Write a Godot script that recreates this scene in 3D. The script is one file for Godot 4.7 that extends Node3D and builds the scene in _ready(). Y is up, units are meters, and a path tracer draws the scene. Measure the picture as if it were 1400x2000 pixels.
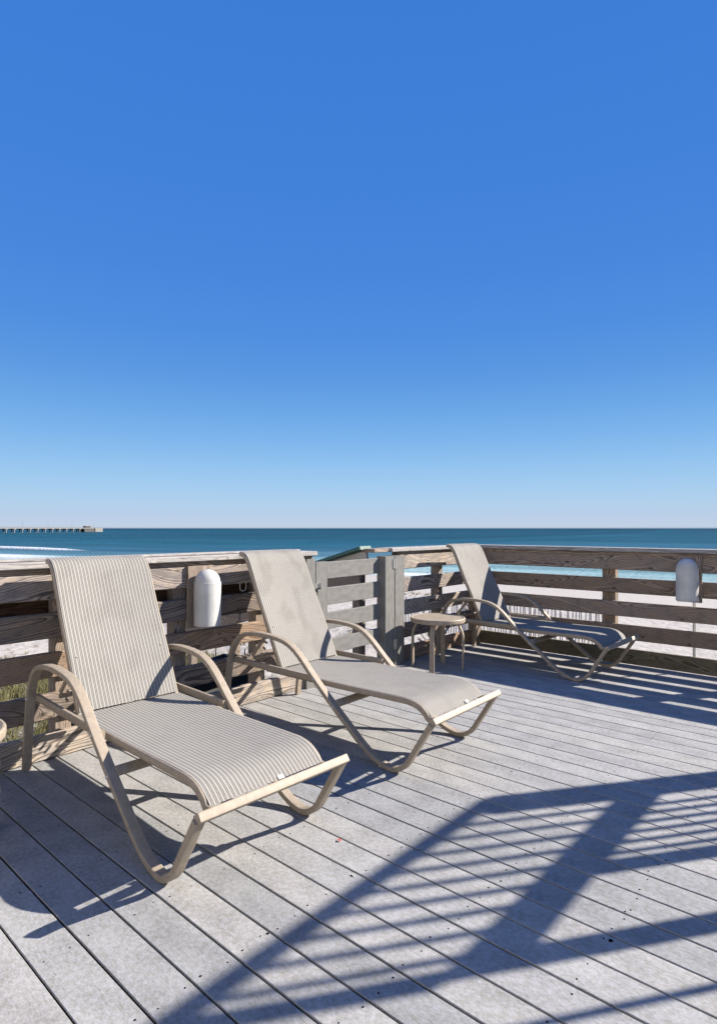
extends Node3D
# World axes: +X runs along the deck boards away from the gate fence, -Z runs along the gate fence towards the far corner, y is up, deck top is y = 0.
# "u" below means -Z.

const FENCE_X := -3.36        # inner face of the gate fence boards
const FENCE_U := 5.70         # inner face of the seaward fence boards
const SEA := -3.0
const R_CAM := Vector2(0.7481, 0.6636)   # picture-right as (X, u)
const F_CAM := Vector2(-0.6636, 0.7481)  # picture-forward as (X, u)
const T_SHORE := Vector2(0.972, 0.2316)  # along the shoreline as (X, u)
const N_SHORE := Vector2(-0.2316, 0.972) # out to sea as (X, u)
const SHORE := 48.4

var M := {}
var taken := {}
var rng := RandomNumberGenerator.new()
var nz := FastNoiseLite.new()

func _ready() -> void:
	rng.seed = 4711
	nz.seed = 12
	nz.noise_type = FastNoiseLite.TYPE_SIMPLEX_SMOOTH
	nz.fractal_octaves = 3
	setup_camera_and_light()
	make_materials()
	build_ground()
	build_sea()
	build_deck()
	build_fences()
	build_gate()
	build_ramp()
	build_screen()
	build_house()
	build_loungers()
	build_tables()
	build_lights()
	build_pier()
	build_hardware()
	build_beach_things()

# ------------------------------------------------------------------ camera, sky, sun
func setup_camera_and_light() -> void:
	var cam := Camera3D.new()
	cam.name = "camera"
	cam.position = Vector3(0, 1.25, 0)
	cam.rotation = Vector3(0, deg_to_rad(41.57), 0)
	cam.near = 0.05
	cam.projection = Camera3D.PROJECTION_FRUSTUM   # level camera, lens shifted up a little: verticals stay upright
	cam.size = 2.0 * 0.05 * 1000.0 / 1150.0
	cam.frustum_offset = Vector2(0.0, 0.05 * 32.0 / 1150.0)
	cam.far = 60000.0
	add_child(cam)
	cam.current = true
	var env := Environment.new()
	env.background_mode = Environment.BG_SKY
	env.tonemap_mode = Environment.TONE_MAPPER_LINEAR
	env.tonemap_exposure = 2.5
	env.sdfgi_enabled = true
	env.ssao_enabled = true
	env.ssil_enabled = true
	var sky := Sky.new()
	var pm := PanoramaSkyMaterial.new()
	pm.panorama = sky_picture(2.5)
	sky.sky_material = pm
	env.sky = sky
	var we := WorldEnvironment.new()
	we.name = "world_environment"
	we.environment = env
	add_child(we)
	var sun := DirectionalLight3D.new()
	sun.name = "sun"
	sun.light_energy = 1.6
	sun.light_color = Color(1.0, 0.965, 0.918)
	sun.light_angular_distance = 0.53
	sun.shadow_enabled = true
	sun.transform = Transform3D(Basis.looking_at(Vector3(-0.92, -1.0, 1.30).normalized(), Vector3.UP), Vector3(20, 22, -28))
	add_child(sun)

func sky_picture(exposure: float) -> ImageTexture:
	# clear air: colour by elevation (degrees), as seen through the lens
	var stops := [[-90.0, Color8(52, 92, 120)], [-8.0, Color8(70, 112, 140)], [-1.0, Color8(150, 172, 190)], [0.0, Color8(196, 209, 228)], [1.2, Color8(186, 207, 232)], [2.6, Color8(176, 208, 237)], [4.0, Color8(164, 204, 239)], [6.0, Color8(147, 195, 239)], [8.5, Color8(126, 181, 236)],
		[11.0, Color8(109, 168, 231)], [14.0, Color8(93, 154, 226)], [18.0, Color8(80, 143, 224)], [23.0, Color8(72, 135, 220)], [30.0, Color8(67, 130, 217)], [42.0, Color8(61, 125, 214)], [60.0, Color8(54, 114, 203)], [90.0, Color8(46, 102, 191)]]
	var im := Image.create(64, 1024, false, Image.FORMAT_RGBF)
	for y in 1024:
		var e := 90.0 - (y + 0.5) / 1024.0 * 180.0
		var c := Color.WHITE
		for i in stops.size() - 1:
			if e >= stops[i][0] and e <= stops[i + 1][0]:
				var t: float = (e - stops[i][0]) / (stops[i + 1][0] - stops[i][0])
				var a: Color = stops[i][1]
				var b: Color = stops[i + 1][1]
				c = a.srgb_to_linear().lerp(b.srgb_to_linear(), t)
		for x in 64:
			im.set_pixel(x, y, Color(c.r / exposure, c.g / exposure, c.b / exposure))
	return ImageTexture.create_from_image(im)

# ------------------------------------------------------------------ naming helpers
func numbered(called: String) -> String:
	if not taken.has(called):
		taken[called] = 0
		return called
	taken[called] += 1
	return "%s_%03d" % [called, taken[called]]

func thing(called: String, label: String, category: String, at := Vector3.ZERO, turn := 0.0, group := "") -> Node3D:
	var o := Node3D.new()
	o.name = numbered(called)
	add_child(o)
	o.position = at
	o.rotation.y = turn
	tag(o, label, category, group)
	return o

func tag(o: Node, label: String, category: String, group := "") -> void:
	o.set_meta("label", label)
	o.set_meta("category", category)
	if group != "":
		o.set_meta("group", group)

func structure(called: String, mesh: Mesh, mat: Material) -> MeshInstance3D:
	var o := piece(called, mesh, mat, self)
	o.set_meta("kind", "structure")
	return o

func piece(called: String, mesh: Mesh, mat: Material, parent: Node, at := Vector3.ZERO, b := Basis.IDENTITY) -> MeshInstance3D:
	var o := MeshInstance3D.new()
	o.name = called
	o.mesh = mesh
	o.material_override = mat
	o.transform = Transform3D(b, at)
	parent.add_child(o, true)
	return o

# ------------------------------------------------------------------ mesh helpers
func new_st() -> SurfaceTool:
	var st := SurfaceTool.new()
	st.begin(Mesh.PRIMITIVE_TRIANGLES)
	return st

func quad(st: SurfaceTool, a: Vector3, b: Vector3, c: Vector3, d: Vector3, ua := Vector2.ZERO, ub := Vector2.ZERO, uc := Vector2.ZERO, ud := Vector2.ZERO) -> void:
	# a b c d run anticlockwise seen from the front
	var n := (b - a).cross(c - a).normalized()
	if n.length() < 0.5:
		n = (c - a).cross(d - a).normalized()
	for v in [[a, ua], [c, uc], [b, ub], [a, ua], [d, ud], [c, uc]]:
		st.set_normal(n)
		st.set_uv(v[1])
		st.add_vertex(v[0])

# one triangle of [position, normal, uv] corners, wound to face its normals
func face(st: SurfaceTool, v: Array) -> void:
	var n: Vector3 = v[0][1] + v[1][1] + v[2][1]
	var order := [0, 1, 2]
	if (v[1][0] - v[0][0]).cross(v[2][0] - v[0][0]).dot(n) > 0.0:
		order = [0, 2, 1]
	for i in order:
		st.set_normal(v[i][1])
		st.set_uv(v[i][2])
		st.add_vertex(v[i][0])

# a plank along local x, width along y, thickness along z, edges chamfered; uv in texture units (2.4 m x 0.3 m)
func plank(length: float, width: float, thick: float, ch: float, off := Vector2.ZERO, us := 2.4, vs := 0.3, groove := 0.0) -> ArrayMesh:
	var st := new_st()
	var hw := width / 2.0
	var ht := thick / 2.0
	var ring := [Vector2(-hw, ht - ch), Vector2(-hw + ch, ht), Vector2(hw - ch, ht), Vector2(hw, ht - ch), Vector2(hw, -ht + ch), Vector2(hw - ch, -ht), Vector2(-hw + ch, -ht), Vector2(-hw, -ht + ch)]
	if groove > 0.0:
		# decking board with the clip grooves along both edges
		ring = [Vector2(-hw, ht - ch), Vector2(-hw + ch, ht), Vector2(hw - ch, ht), Vector2(hw, ht - ch), Vector2(hw, ht - 0.0055), Vector2(hw - groove, ht - 0.0065), Vector2(hw - groove, -ht), Vector2(-hw + groove, -ht), Vector2(-hw + groove, ht - 0.0065), Vector2(-hw, ht - 0.0055)]
	var run := 0.0
	var l := length / 2.0
	var sides := ring.size()
	for i in sides:
		var p: Vector2 = ring[i]
		var q: Vector2 = ring[(i + 1) % sides]
		var nxt := run + p.distance_to(q)
		var a := Vector3(-l, p.x, p.y)
		var b := Vector3(-l, q.x, q.y)
		var c := Vector3(l, q.x, q.y)
		var d := Vector3(l, p.x, p.y)
		var v0 := off.y + run / vs
		var v1 := off.y + nxt / vs
		var u1 := off.x + length / us
		quad(st, a, d, c, b, Vector2(off.x, v0), Vector2(u1, v0), Vector2(u1, v1), Vector2(off.x, v1))
		run = nxt
	for s in [-1.0, 1.0]:
		for i in range(1, sides - 1):
			var tri := [ring[0], ring[i], ring[i + 1]]
			if s < 0:
				tri = [ring[0], ring[i + 1], ring[i]]
			for p in tri:
				st.set_normal(Vector3(s, 0, 0))
				st.set_uv(Vector2(off.x + p.x / vs * 0.15, off.y + p.y / vs))
				st.add_vertex(Vector3(s * l, p.x, p.y))
	return st.commit()

# sweep of a rounded-rectangle section along points lying in a plane whose normal is "side"
func sweep(pts: PackedVector3Array, side: Vector3, hw: float, ht: float, power := 4.0, n := 16, closed := false) -> ArrayMesh:
	var st := new_st()
	var rings := []
	var count := pts.size()
	for i in count:
		var a := pts[maxi(i - 1, 0)]
		var b := pts[mini(i + 1, count - 1)]
		if closed:
			a = pts[(i - 1 + count) % count]
			b = pts[(i + 1) % count]
		var t := (b - a).normalized()
		var nn := side.cross(t).normalized()
		var sd := t.cross(nn).normalized()
		var ring := []
		for k in n:
			var an := TAU * k / n
			var cx := signf(cos(an)) * pow(absf(cos(an)), 2.0 / power)
			var cy := signf(sin(an)) * pow(absf(sin(an)), 2.0 / power)
			var nx := signf(cos(an)) * pow(absf(cx), power - 1.0) / hw
			var ny := signf(sin(an)) * pow(absf(cy), power - 1.0) / ht
			ring.append([pts[i] + sd * (cx * hw) + nn * (cy * ht), (sd * nx + nn * ny).normalized(), Vector2(float(k) / n, 0.0)])
		rings.append(ring)
	var run := 0.0
	for i in (count if closed else count - 1):
		var r0: Array = rings[i]
		var r1: Array = rings[(i + 1) % count]
		var nxt := run + pts[i].distance_to(pts[(i + 1) % count])
		for k in n:
			var m := (k + 1) % n
			for tr in [[[r0[k], run], [r1[k], nxt], [r1[m], nxt]], [[r0[k], run], [r1[m], nxt], [r0[m], run]]]:
				face(st, tr.map(func(v): return [v[0][0], v[0][1], Vector2(v[1], v[0][2].x * 0.1)]))
		run = nxt
	if not closed:
		for e in [0, count - 1]:
			var ring: Array = rings[e]
			var dir: Vector3 = (pts[0] - pts[1]).normalized() if e == 0 else (pts[count - 1] - pts[count - 2]).normalized()
			for k in range(1, n - 1):
				face(st, [ring[0], ring[k], ring[k + 1]].map(func(v): return [v[0], dir, Vector2.ZERO]))
	return st.commit()

func curve_points(ctrl: Array, steps: int) -> PackedVector3Array:
	# Catmull-Rom through the given points
	var out := PackedVector3Array()
	for i in ctrl.size() - 1:
		var p0: Vector3 = ctrl[maxi(i - 1, 0)]
		var p1: Vector3 = ctrl[i]
		var p2: Vector3 = ctrl[i + 1]
		var p3: Vector3 = ctrl[mini(i + 2, ctrl.size() - 1)]
		for k in steps:
			out.append(p1.cubic_interpolate(p2, p0, p3, float(k) / steps))
	out.append(ctrl[-1])
	return out

# solid of revolution about y from (radius, height) points, bottom to top
func lathe(prof: Array, n := 28, squash := 1.0) -> ArrayMesh:
	var st := new_st()
	for i in prof.size() - 1:
		var p: Vector2 = prof[i]
		var q: Vector2 = prof[i + 1]
		var nr := Vector2(q.y - p.y, -(q.x - p.x)).normalized()
		for k in n:
			var a0 := TAU * k / n
			var a1 := TAU * (k + 1) / n
			var v := []
			for e in [[p, a0], [p, a1], [q, a1], [q, a0]]:
				v.append([Vector3(e[0].x * cos(e[1]), e[0].y, e[0].x * sin(e[1]) * squash), Vector3(nr.x * cos(e[1]), nr.y, nr.x * sin(e[1]) / squash).normalized(), Vector2(e[1] / TAU, e[0].y)])
			face(st, [v[0], v[1], v[2]])
			face(st, [v[0], v[2], v[3]])
	return st.commit()

func box_into(st: SurfaceTool, lo: Vector3, hi: Vector3, b := Transform3D.IDENTITY) -> void:
	var p := []
	for i in 8:
		p.append(b * Vector3(hi.x if i & 1 else lo.x, hi.y if i & 2 else lo.y, hi.z if i & 4 else lo.z))
	for f in [[0, 2, 3, 1], [4, 5, 7, 6], [0, 1, 5, 4], [2, 6, 7, 3], [0, 4, 6, 2], [1, 3, 7, 5]]:
		quad(st, p[f[0]], p[f[1]], p[f[2]], p[f[3]], Vector2(0, 0), Vector2(0, 1), Vector2(1, 1), Vector2(1, 0))

func box_mesh(size: Vector3) -> ArrayMesh:
	var st := new_st()
	box_into(st, -size / 2.0, size / 2.0)
	return st.commit()

func xu(x: float, y: float, u: float) -> Vector3:
	return Vector3(x, y, -u)

func from_view(right: float, y: float, depth: float) -> Vector3:
	var p := R_CAM * right + F_CAM * depth
	return xu(p.x, y, p.y)

# ------------------------------------------------------------------ materials
func plain(c: Color, rough := 0.8, spec := 0.5) -> StandardMaterial3D:
	var m := StandardMaterial3D.new()
	m.albedo_color = c.linear_to_srgb()
	m.roughness = rough
	m.metallic_specular = spec
	return m

func wood_picture(sd: int, w: int, h: int, pale: Color, mid: Color, dark: Color, warm: Color) -> Array:
	# flat-sawn boards: growth rings of a wavering log cut lengthwise, with knots, fibres and checks. Repeats along x.
	var rg := RandomNumberGenerator.new()
	rg.seed = sd
	var fn := FastNoiseLite.new()
	fn.seed = sd
	fn.frequency = 1.0
	fn.fractal_octaves = 2
	var knots := []
	for i in 8:
		knots.append([rg.randf(), rg.randf(), rg.randf_range(0.010, 0.020)])
	var ph := [rg.randf() * TAU, rg.randf() * TAU, rg.randf() * TAU, rg.randf() * TAU]
	var data := PackedByteArray()
	data.resize(w * h * 3)
	var hd := PackedByteArray()
	hd.resize(w * h)
	for x in w:
		var fx := float(x) / w
		var an := fx * TAU
		var ca := cos(an)
		var sa := sin(an)
		var centre := 0.15 + 0.06 * sin(an + ph[0]) + 0.03 * sin(2.0 * an + ph[1])
		var depth := 0.034 + 0.022 * sin(an + ph[2]) + 0.012 * sin(3.0 * an + ph[3])
		for y in h:
			var fy := float(y) / h
			var yy := fy * 0.3
			var band: float = fmod(yy, 0.15)
			var lo := absf(yy - 0.075 - centre + 0.07) if yy < 0.15 else absf(yy - centre - 0.06)
			var wob := fn.get_noise_3d(ca * 1.4, sa * 1.4, yy * 8.0) * 0.006
			var r := sqrt(lo * lo + depth * depth) + wob
			var knot := 0.0
			for k in knots:
				var dx: float = absf(fx - k[0])
				dx = minf(dx, 1.0 - dx) * 2.4
				var dy: float = absf(fy - k[1])
				dy = minf(dy, 1.0 - dy) * 0.3
				var dd := sqrt(dx * dx * 0.35 + dy * dy) / float(k[2])
				if dd < 6.0:
					r += 0.022 * exp(-dd * dd * 0.12)
				if dd < 1.0:
					knot = maxf(knot, 1.0 - dd * dd)
			var ring := fmod(r * 84.0 + 3.0 * fn.get_noise_2d(r * 9.0, 3.0) + 5.0, 1.0)
			var late := smoothstep(0.35, 0.92, ring) * (1.0 - smoothstep(0.94, 1.0, ring))
			var fib := fn.get_noise_3d(ca * 16.0, sa * 16.0, yy * 420.0) * 0.5 + 0.5
			var blot := fn.get_noise_3d(ca * 2.6 + 30.0, sa * 2.6, yy * 14.0) * 0.5 + 0.5
			var check := smoothstep(0.72, 0.80, fn.get_noise_3d(ca * 5.0, sa * 5.0 + 9.0, yy * 260.0) * 0.5 + 0.5)
			var c := pale.lerp(mid, clampf(blot * 2.4 - 0.75, 0.0, 1.0))
			c = c.lerp(warm, clampf((0.55 - blot) * 2.0, 0.0, 0.5))
			c = c.lerp(dark, clampf(late * (0.58 + 0.5 * fib), 0.0, 1.0))
			c = c * (0.80 + 0.4 * fib)
			c = c.lerp(dark * 0.5, check * 0.6)
			c = c.lerp(dark * 0.55, knot * 0.8)
			c = c.linear_to_srgb()
			var i := (y * w + x) * 3
			data[i] = clampi(int(c.r * 255.0), 0, 255)
			data[i + 1] = clampi(int(c.g * 255.0), 0, 255)
			data[i + 2] = clampi(int(c.b * 255.0), 0, 255)
			hd[y * w + x] = clampi(int((0.55 + 0.25 * late + 0.2 * (fib - 0.5) - 0.5 * check) * 255.0), 0, 255)
	return [ImageTexture.create_from_image(Image.create_from_data(w, h, false, Image.FORMAT_RGB8, data)), ImageTexture.create_from_image(Image.create_from_data(w, h, false, Image.FORMAT_L8, hd))]

func wood(pic: Array, tint: Color, relief := 0.12) -> StandardMaterial3D:
	var m := StandardMaterial3D.new()
	m.albedo_texture = pic[0]
	m.albedo_color = tint
	m.roughness = 0.85
	m.metallic_specular = 0.35
	m.heightmap_enabled = true
	m.heightmap_texture = pic[1]
	m.heightmap_scale = relief
	return m

func composite_picture(sd: int, w: int) -> Array:
	# weathered wood-plastic deck board: pale fibre flecks in a grey body, blotches, faint lengthwise drag
	var fn := FastNoiseLite.new()
	fn.seed = sd
	fn.fractal_octaves = 1
	var data := PackedByteArray()
	data.resize(w * w * 3)
	var hd := PackedByteArray()
	hd.resize(w * w)
	var px := 1.6 / w
	fn.frequency = 1.0
	var fleck := FastNoiseLite.new()
	fleck.seed = sd + 5
	fleck.noise_type = FastNoiseLite.TYPE_CELLULAR
	fleck.cellular_return_type = FastNoiseLite.RETURN_CELL_VALUE
	fleck.frequency = 1.0
	for y in w:
		for x in w:
			var mx := x * px
			var my := y * px
			var a := TAU * x / w
			var blot := fn.get_noise_3d(cos(a) * 1.5, sin(a) * 1.5, my * 9.0)
			var mid := fn.get_noise_2d(mx * 34.0, my * 46.0)
			var fine := fn.get_noise_2d(mx * 70.0, my * 130.0 + 70.0)
			var drag := fn.get_noise_2d(mx * 6.0, my * 330.0 + 11.0)
			var f := fleck.get_noise_2d(mx * 95.0, my * 190.0)
			var v := 1.0 + blot * 0.14 + mid * 0.12 + fine * 0.15 + drag * 0.08
			if f > 0.66:
				v += (f - 0.66) * 1.9
			elif f < -0.86:
				v -= 0.16
			var c := Color(0.268, 0.267, 0.263) * v
			c.b += mid * 0.012
			c = c.linear_to_srgb()
			var i := (y * w + x) * 3
			data[i] = clampi(int(c.r * 255.0), 0, 255)
			data[i + 1] = clampi(int(c.g * 255.0), 0, 255)
			data[i + 2] = clampi(int(c.b * 255.0), 0, 255)
			hd[y * w + x] = clampi(int((0.5 + fine * 0.3 + mid * 0.2) * 255.0), 0, 255)
	return [ImageTexture.create_from_image(Image.create_from_data(w, w, false, Image.FORMAT_RGB8, data)), ImageTexture.create_from_image(Image.create_from_data(w, w, false, Image.FORMAT_L8, hd))]

func weave_picture() -> Array:
	# one repeat of the sling: 18 mm across, 10 mm along; a thick cord, then an open leno of two columns of eyelets
	var w := 72
	var h := 40
	var im := Image.create(w, h, false, Image.FORMAT_RGBA8)
	var hm := Image.create(w, h, false, Image.FORMAT_L8)
	for y in h:
		for x in w:
			var mx := x * 18.0 / w
			var my := y * 10.0 / h
			var cord := clampf(1.0 - absf(mx - 3.5) / 2.7, 0.0, 1.0)
			var c := Color(0.262, 0.252, 0.233)
			var ht := 0.35
			if cord > 0.0:
				var tw := 0.5 + 0.5 * sin((my / 10.0 * 2.0 + mx * 0.09) * TAU)
				c = Color(0.318, 0.307, 0.286) * (0.88 + 0.12 * tw)
				ht = 0.55 + 0.45 * sqrt(cord)
			for col in [[8.9, 2.5], [8.9, 7.5], [14.6, 0.0], [14.6, 5.0], [14.6, 10.0]]:
				var dx: float = (mx - col[0]) / 1.55
				var dy: float = (my - col[1]) / 1.5
				var d := dx * dx + dy * dy
				if d < 1.0:
					c = Color(0.03, 0.027, 0.023)
					ht = 0.0
				elif d < 2.2:
					c = Color(0.15, 0.144, 0.131)
					ht = 0.25
			if absf(mx - 11.8) < 1.1:
				c = Color(0.285, 0.274, 0.254)
				ht = 0.5
			c = c.linear_to_srgb()
			im.set_pixel(x, y, c)
			hm.set_pixel(x, y, Color(ht, ht, ht))
	return [ImageTexture.create_from_image(im), ImageTexture.create_from_image(hm)]

func noise_texture(sd: int, size: int, freq: float, oct: int, lo: Color, hi: Color, normal := false, bump := 4.0) -> NoiseTexture2D:
	var n := FastNoiseLite.new()
	n.seed = sd
	n.frequency = freq
	n.fractal_octaves = oct
	var t := NoiseTexture2D.new()
	t.width = size
	t.height = size
	t.seamless = true
	t.noise = n
	if normal:
		t.as_normal_map = true
		t.bump_strength = bump
	else:
		var g := Gradient.new()
		g.set_color(0, lo)
		g.set_color(1, hi)
		t.color_ramp = g
	return t

func make_materials() -> void:
	var w1 := wood_picture(3, 1400, 256, Color(0.42, 0.375, 0.33), Color(0.28, 0.242, 0.208), Color(0.052, 0.041, 0.034), Color(0.36, 0.265, 0.175))
	var w2 := wood_picture(8, 1400, 256, Color(0.33, 0.275, 0.228), Color(0.235, 0.19, 0.155), Color(0.080, 0.060, 0.047), Color(0.26, 0.185, 0.12))
	M.wood_pale = wood(w1, Color(1, 1, 1))
	M.wood_pale2 = wood(w1, Color(0.93, 0.93, 0.95))
	M.wood_pale3 = wood(w1, Color(0.80, 0.78, 0.77))
	M.wood_pale4 = wood(w2, Color(1.0, 0.95, 0.9))
	M.wood_brown = wood(w2, Color(1, 1, 1))
	M.wood_brown2 = wood(w2, Color(0.92, 0.9, 0.87))
	M.wood_moss = wood(w2, Color(0.76, 0.77, 0.68))
	M.wood_cap = wood(wood_picture(17, 900, 128, Color(0.36, 0.35, 0.34), Color(0.30, 0.29, 0.282), Color(0.19, 0.175, 0.165), Color(0.36, 0.32, 0.28)), Color(1, 1, 1), 0.08)
	M.wood_dark = wood(w2, Color(0.62, 0.52, 0.45))
	var dk := composite_picture(21, 900)
	M.deck = []
	for t in [Color(1, 1, 1), Color(0.955, 0.955, 0.96), Color(1.0, 0.995, 0.99), Color(0.925, 0.93, 0.935), Color(0.98, 0.98, 0.985)]:
		var m := wood(dk, t, 0.05)
		m.roughness = 0.72
		m.metallic_specular = 0.3
		M.deck.append(m)
	M.grey_paint = plain(Color(0.19, 0.186, 0.175), 0.75, 0.3)
	M.grey_paint.albedo_texture = noise_texture(71, 512, 0.012, 5, Color(0.86, 0.86, 0.86), Color(1, 1, 1))
	M.grey_paint.uv1_triplanar = true
	M.grey_paint.uv1_scale = Vector3(1.5, 3.0, 3.0)
	M.frame = plain(Color(0.315, 0.264, 0.203), 0.55, 0.4)
	M.frame.albedo_texture = noise_texture(5, 512, 0.02, 5, Color(0.84, 0.835, 0.83), Color(1, 1, 1))
	M.frame.uv1_triplanar = true
	M.frame.uv1_scale = Vector3(3, 3, 3)
	var wv := weave_picture()
	M.sling = StandardMaterial3D.new()
	M.sling.albedo_texture = wv[0]
	M.sling.vertex_color_use_as_albedo = true
	M.sling.roughness = 0.7
	M.sling.metallic_specular = 0.2
	M.sling.heightmap_enabled = true
	M.sling.heightmap_texture = wv[1]
	M.sling.heightmap_scale = 0.06
	M.sling.cull_mode = BaseMaterial3D.CULL_DISABLED
	M.sling.backlight_enabled = true
	M.sling.backlight = Color(0.12, 0.11, 0.095)
	M.white = plain(Color(0.50, 0.50, 0.485), 0.45)
	M.white.albedo_texture = noise_texture(15, 256, 0.015, 4, Color(0.9, 0.9, 0.89), Color(1, 1, 1))
	M.white.uv1_triplanar = true
	M.white.uv1_scale = Vector3(2, 2, 2)
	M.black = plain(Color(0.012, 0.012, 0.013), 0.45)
	M.screw = plain(Color(0.07, 0.066, 0.062), 0.7)
	M.metal = plain(Color(0.62, 0.62, 0.60), 0.3)
	M.metal.metallic = 0.9
	M.green = plain(Color(0.018, 0.085, 0.07), 0.5)
	M.sheet = plain(Color(0.38, 0.36, 0.33), 0.7)
	M.sand = plain(Color(0.385, 0.362, 0.335), 0.95, 0.2)
	M.sand.albedo_texture = noise_texture(31, 512, 0.012, 5, Color(0.9, 0.895, 0.89), Color(1, 1, 1))
	M.sand.uv1_triplanar = true
	M.sand.uv1_world_triplanar = true
	M.sand.uv1_scale = Vector3(0.35, 0.35, 0.35)
	M.sand.normal_enabled = true
	M.sand.normal_texture = noise_texture(32, 512, 0.02, 5, Color.BLACK, Color.WHITE, true, 4.0)
	M.sea = StandardMaterial3D.new()
	M.sea.vertex_color_use_as_albedo = true
	M.sea.roughness = 0.4
	M.sea.metallic_specular = 0.11
	M.sea.normal_enabled = true
	M.sea.normal_texture = noise_texture(41, 512, 0.02, 5, Color.BLACK, Color.WHITE, true, 9.0)
	M.sea.normal_scale = 1.0
	M.sea.uv1_scale = Vector3(1, 1, 1)
	M.concrete = plain(Color(0.20, 0.19, 0.175), 0.9)
	M.pier_dark = plain(Color(0.06, 0.058, 0.056), 0.8)
	M.grass = plain(Color(0.16, 0.15, 0.075), 0.8, 0.2)
	M.grass.backlight_enabled = true
	M.grass.backlight = Color(0.12, 0.12, 0.06)
	M.grass2 = plain(Color(0.26, 0.215, 0.13), 0.85, 0.2)
	M.yucca = plain(Color(0.045, 0.055, 0.035), 0.6)
	M.picket = plain(Color(0.55, 0.51, 0.46), 0.85)
	M.stucco = plain(Color(0.62, 0.60, 0.56), 0.9)
	M.dark_glass = plain(Color(0.02, 0.025, 0.03), 0.08)
	M.red = plain(Color(0.28, 0.05, 0.04), 0.8)
	M.brass = plain(Color(0.22, 0.2, 0.17), 0.5)

# ------------------------------------------------------------------ ground and sea
func offshore(x: float, u: float) -> float:
	return Vector2(x, u).dot(N_SHORE) - SHORE

func ground_height(x: float, u: float) -> float:
	var o := offshore(x, u)
	var t := smoothstep(-41.0, 2.0, o)
	var h := lerpf(-0.66, -3.02, pow(t, 0.85))
	if o > 2.0:
		h -= minf((o - 2.0) * 0.05, 1.0)
	var near := 1.0 - smoothstep(-32.0, -10.0, o)
	h += near * (nz.get_noise_2d(x * 6.0, u * 6.0) * 0.12 + nz.get_noise_2d(x * 45.0 + 90.0, u * 45.0) * 0.11 + nz.get_noise_2d(x * 160.0, u * 160.0) * 0.035)
	# keep clear of the deck frame
	if x > -3.7 and u < 6.0 and x < 5.0:
		h = minf(h, -0.5)
	return h

func build_ground() -> void:
	var st := new_st()
	var na := 230
	var no := 150
	var verts := []
	for j in no + 1:
		var tj := float(j) / no * 2.0 - 1.0
		var o := 8.0 - 54.0 + sinh(tj * 3.6) / sinh(3.6) * (78.0 if tj > 0.0 else 400.0)
		for i in na + 1:
			var ti := float(i) / na * 2.0 - 1.0
			var a := sinh(ti * 5.5) / sinh(5.5) * 1500.0
			var p := T_SHORE * a + N_SHORE * (o + SHORE)
			verts.append(Vector3(p.x, ground_height(p.x, p.y), -p.y))
	for v in verts:
		st.set_uv(Vector2(v.x, v.z))
		st.add_vertex(v)
	for j in no:
		for i in na:
			var k := j * (na + 1) + i
			for idx in [k, k + na + 1, k + na + 2, k, k + na + 2, k + 1]:
				st.add_index(idx)
	st.generate_normals()
	structure("beach_ground", st.commit(), M.sand)

func foam_amount(a: float, o: float) -> float:
	var edge := 1.6 * sin(a * 0.11) + 2.2 * nz.get_noise_2d(a * 2.0, 5.0) * 2.0
	var f := 0.0
	# wash running up the sand
	var s := o - edge
	f = maxf(f, (1.0 - smoothstep(0.0, 3.2, absf(s - 2.0))) * smoothstep(-0.25, 0.15, nz.get_noise_2d(a * 3.0, o * 16.0)))
	# the breaker to the left
	var crest := 25.0 + 2.0 * sin(a * 0.05 + 1.0) + 1.5 * nz.get_noise_2d(a * 1.2, 40.0)
	var left := (1.0 - smoothstep(-106.0, -97.0, a))
	f = maxf(f, left * (1.0 - smoothstep(0.6, 1.9, absf(o - crest))))
	var wash := 1.0 - smoothstep(-88.0, -76.0, a)
	f = maxf(f, wash * 0.85 * (1.0 - smoothstep(3.0, 8.0, absf(o - 4.0))) * smoothstep(-0.3, 0.2, nz.get_noise_2d(a * 2.5, o * 12.0)))
	return clampf(f, 0.0, 1.0)

func sea_colour(a: float, o: float) -> Color:
	var stops := [[-6.0, Color(0.33, 0.37, 0.35)], [3.0, Color(0.25, 0.335, 0.335)], [17.0, Color(0.17, 0.285, 0.30)], [32.0, Color(0.070, 0.150, 0.190)], [75.0, Color(0.027, 0.088, 0.130)], [170.0, Color(0.013, 0.066, 0.096)], [500.0, Color(0.009, 0.051, 0.075)], [3000.0, Color(0.007, 0.040, 0.061)], [60000.0, Color(0.007, 0.037, 0.058)]]
	o *= 1.0 + 1.4 * (1.0 - smoothstep(-95.0, -35.0, a))   # deeper close in towards the pier
	var c: Color = stops[-1][1]
	for i in stops.size() - 1:
		if o >= stops[i][0] and o <= stops[i + 1][0]:
			c = stops[i][1].lerp(stops[i + 1][1], (o - stops[i][0]) / (stops[i + 1][0] - stops[i][0]))
			break
	# sand bars and streaks, long in the shore's direction
	var k := maxf(20.0, absf(o) * 0.35)
	var s := nz.get_noise_2d(a * 1.2, o * 9.0 / (1.0 + o * 0.012)) * 0.5 + nz.get_noise_2d(a * 0.25 + 300.0, log(1.0 + maxf(o, 0.0)) * 260.0) * 0.5
	c = c * (1.0 + 0.62 * s)
	return c

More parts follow.
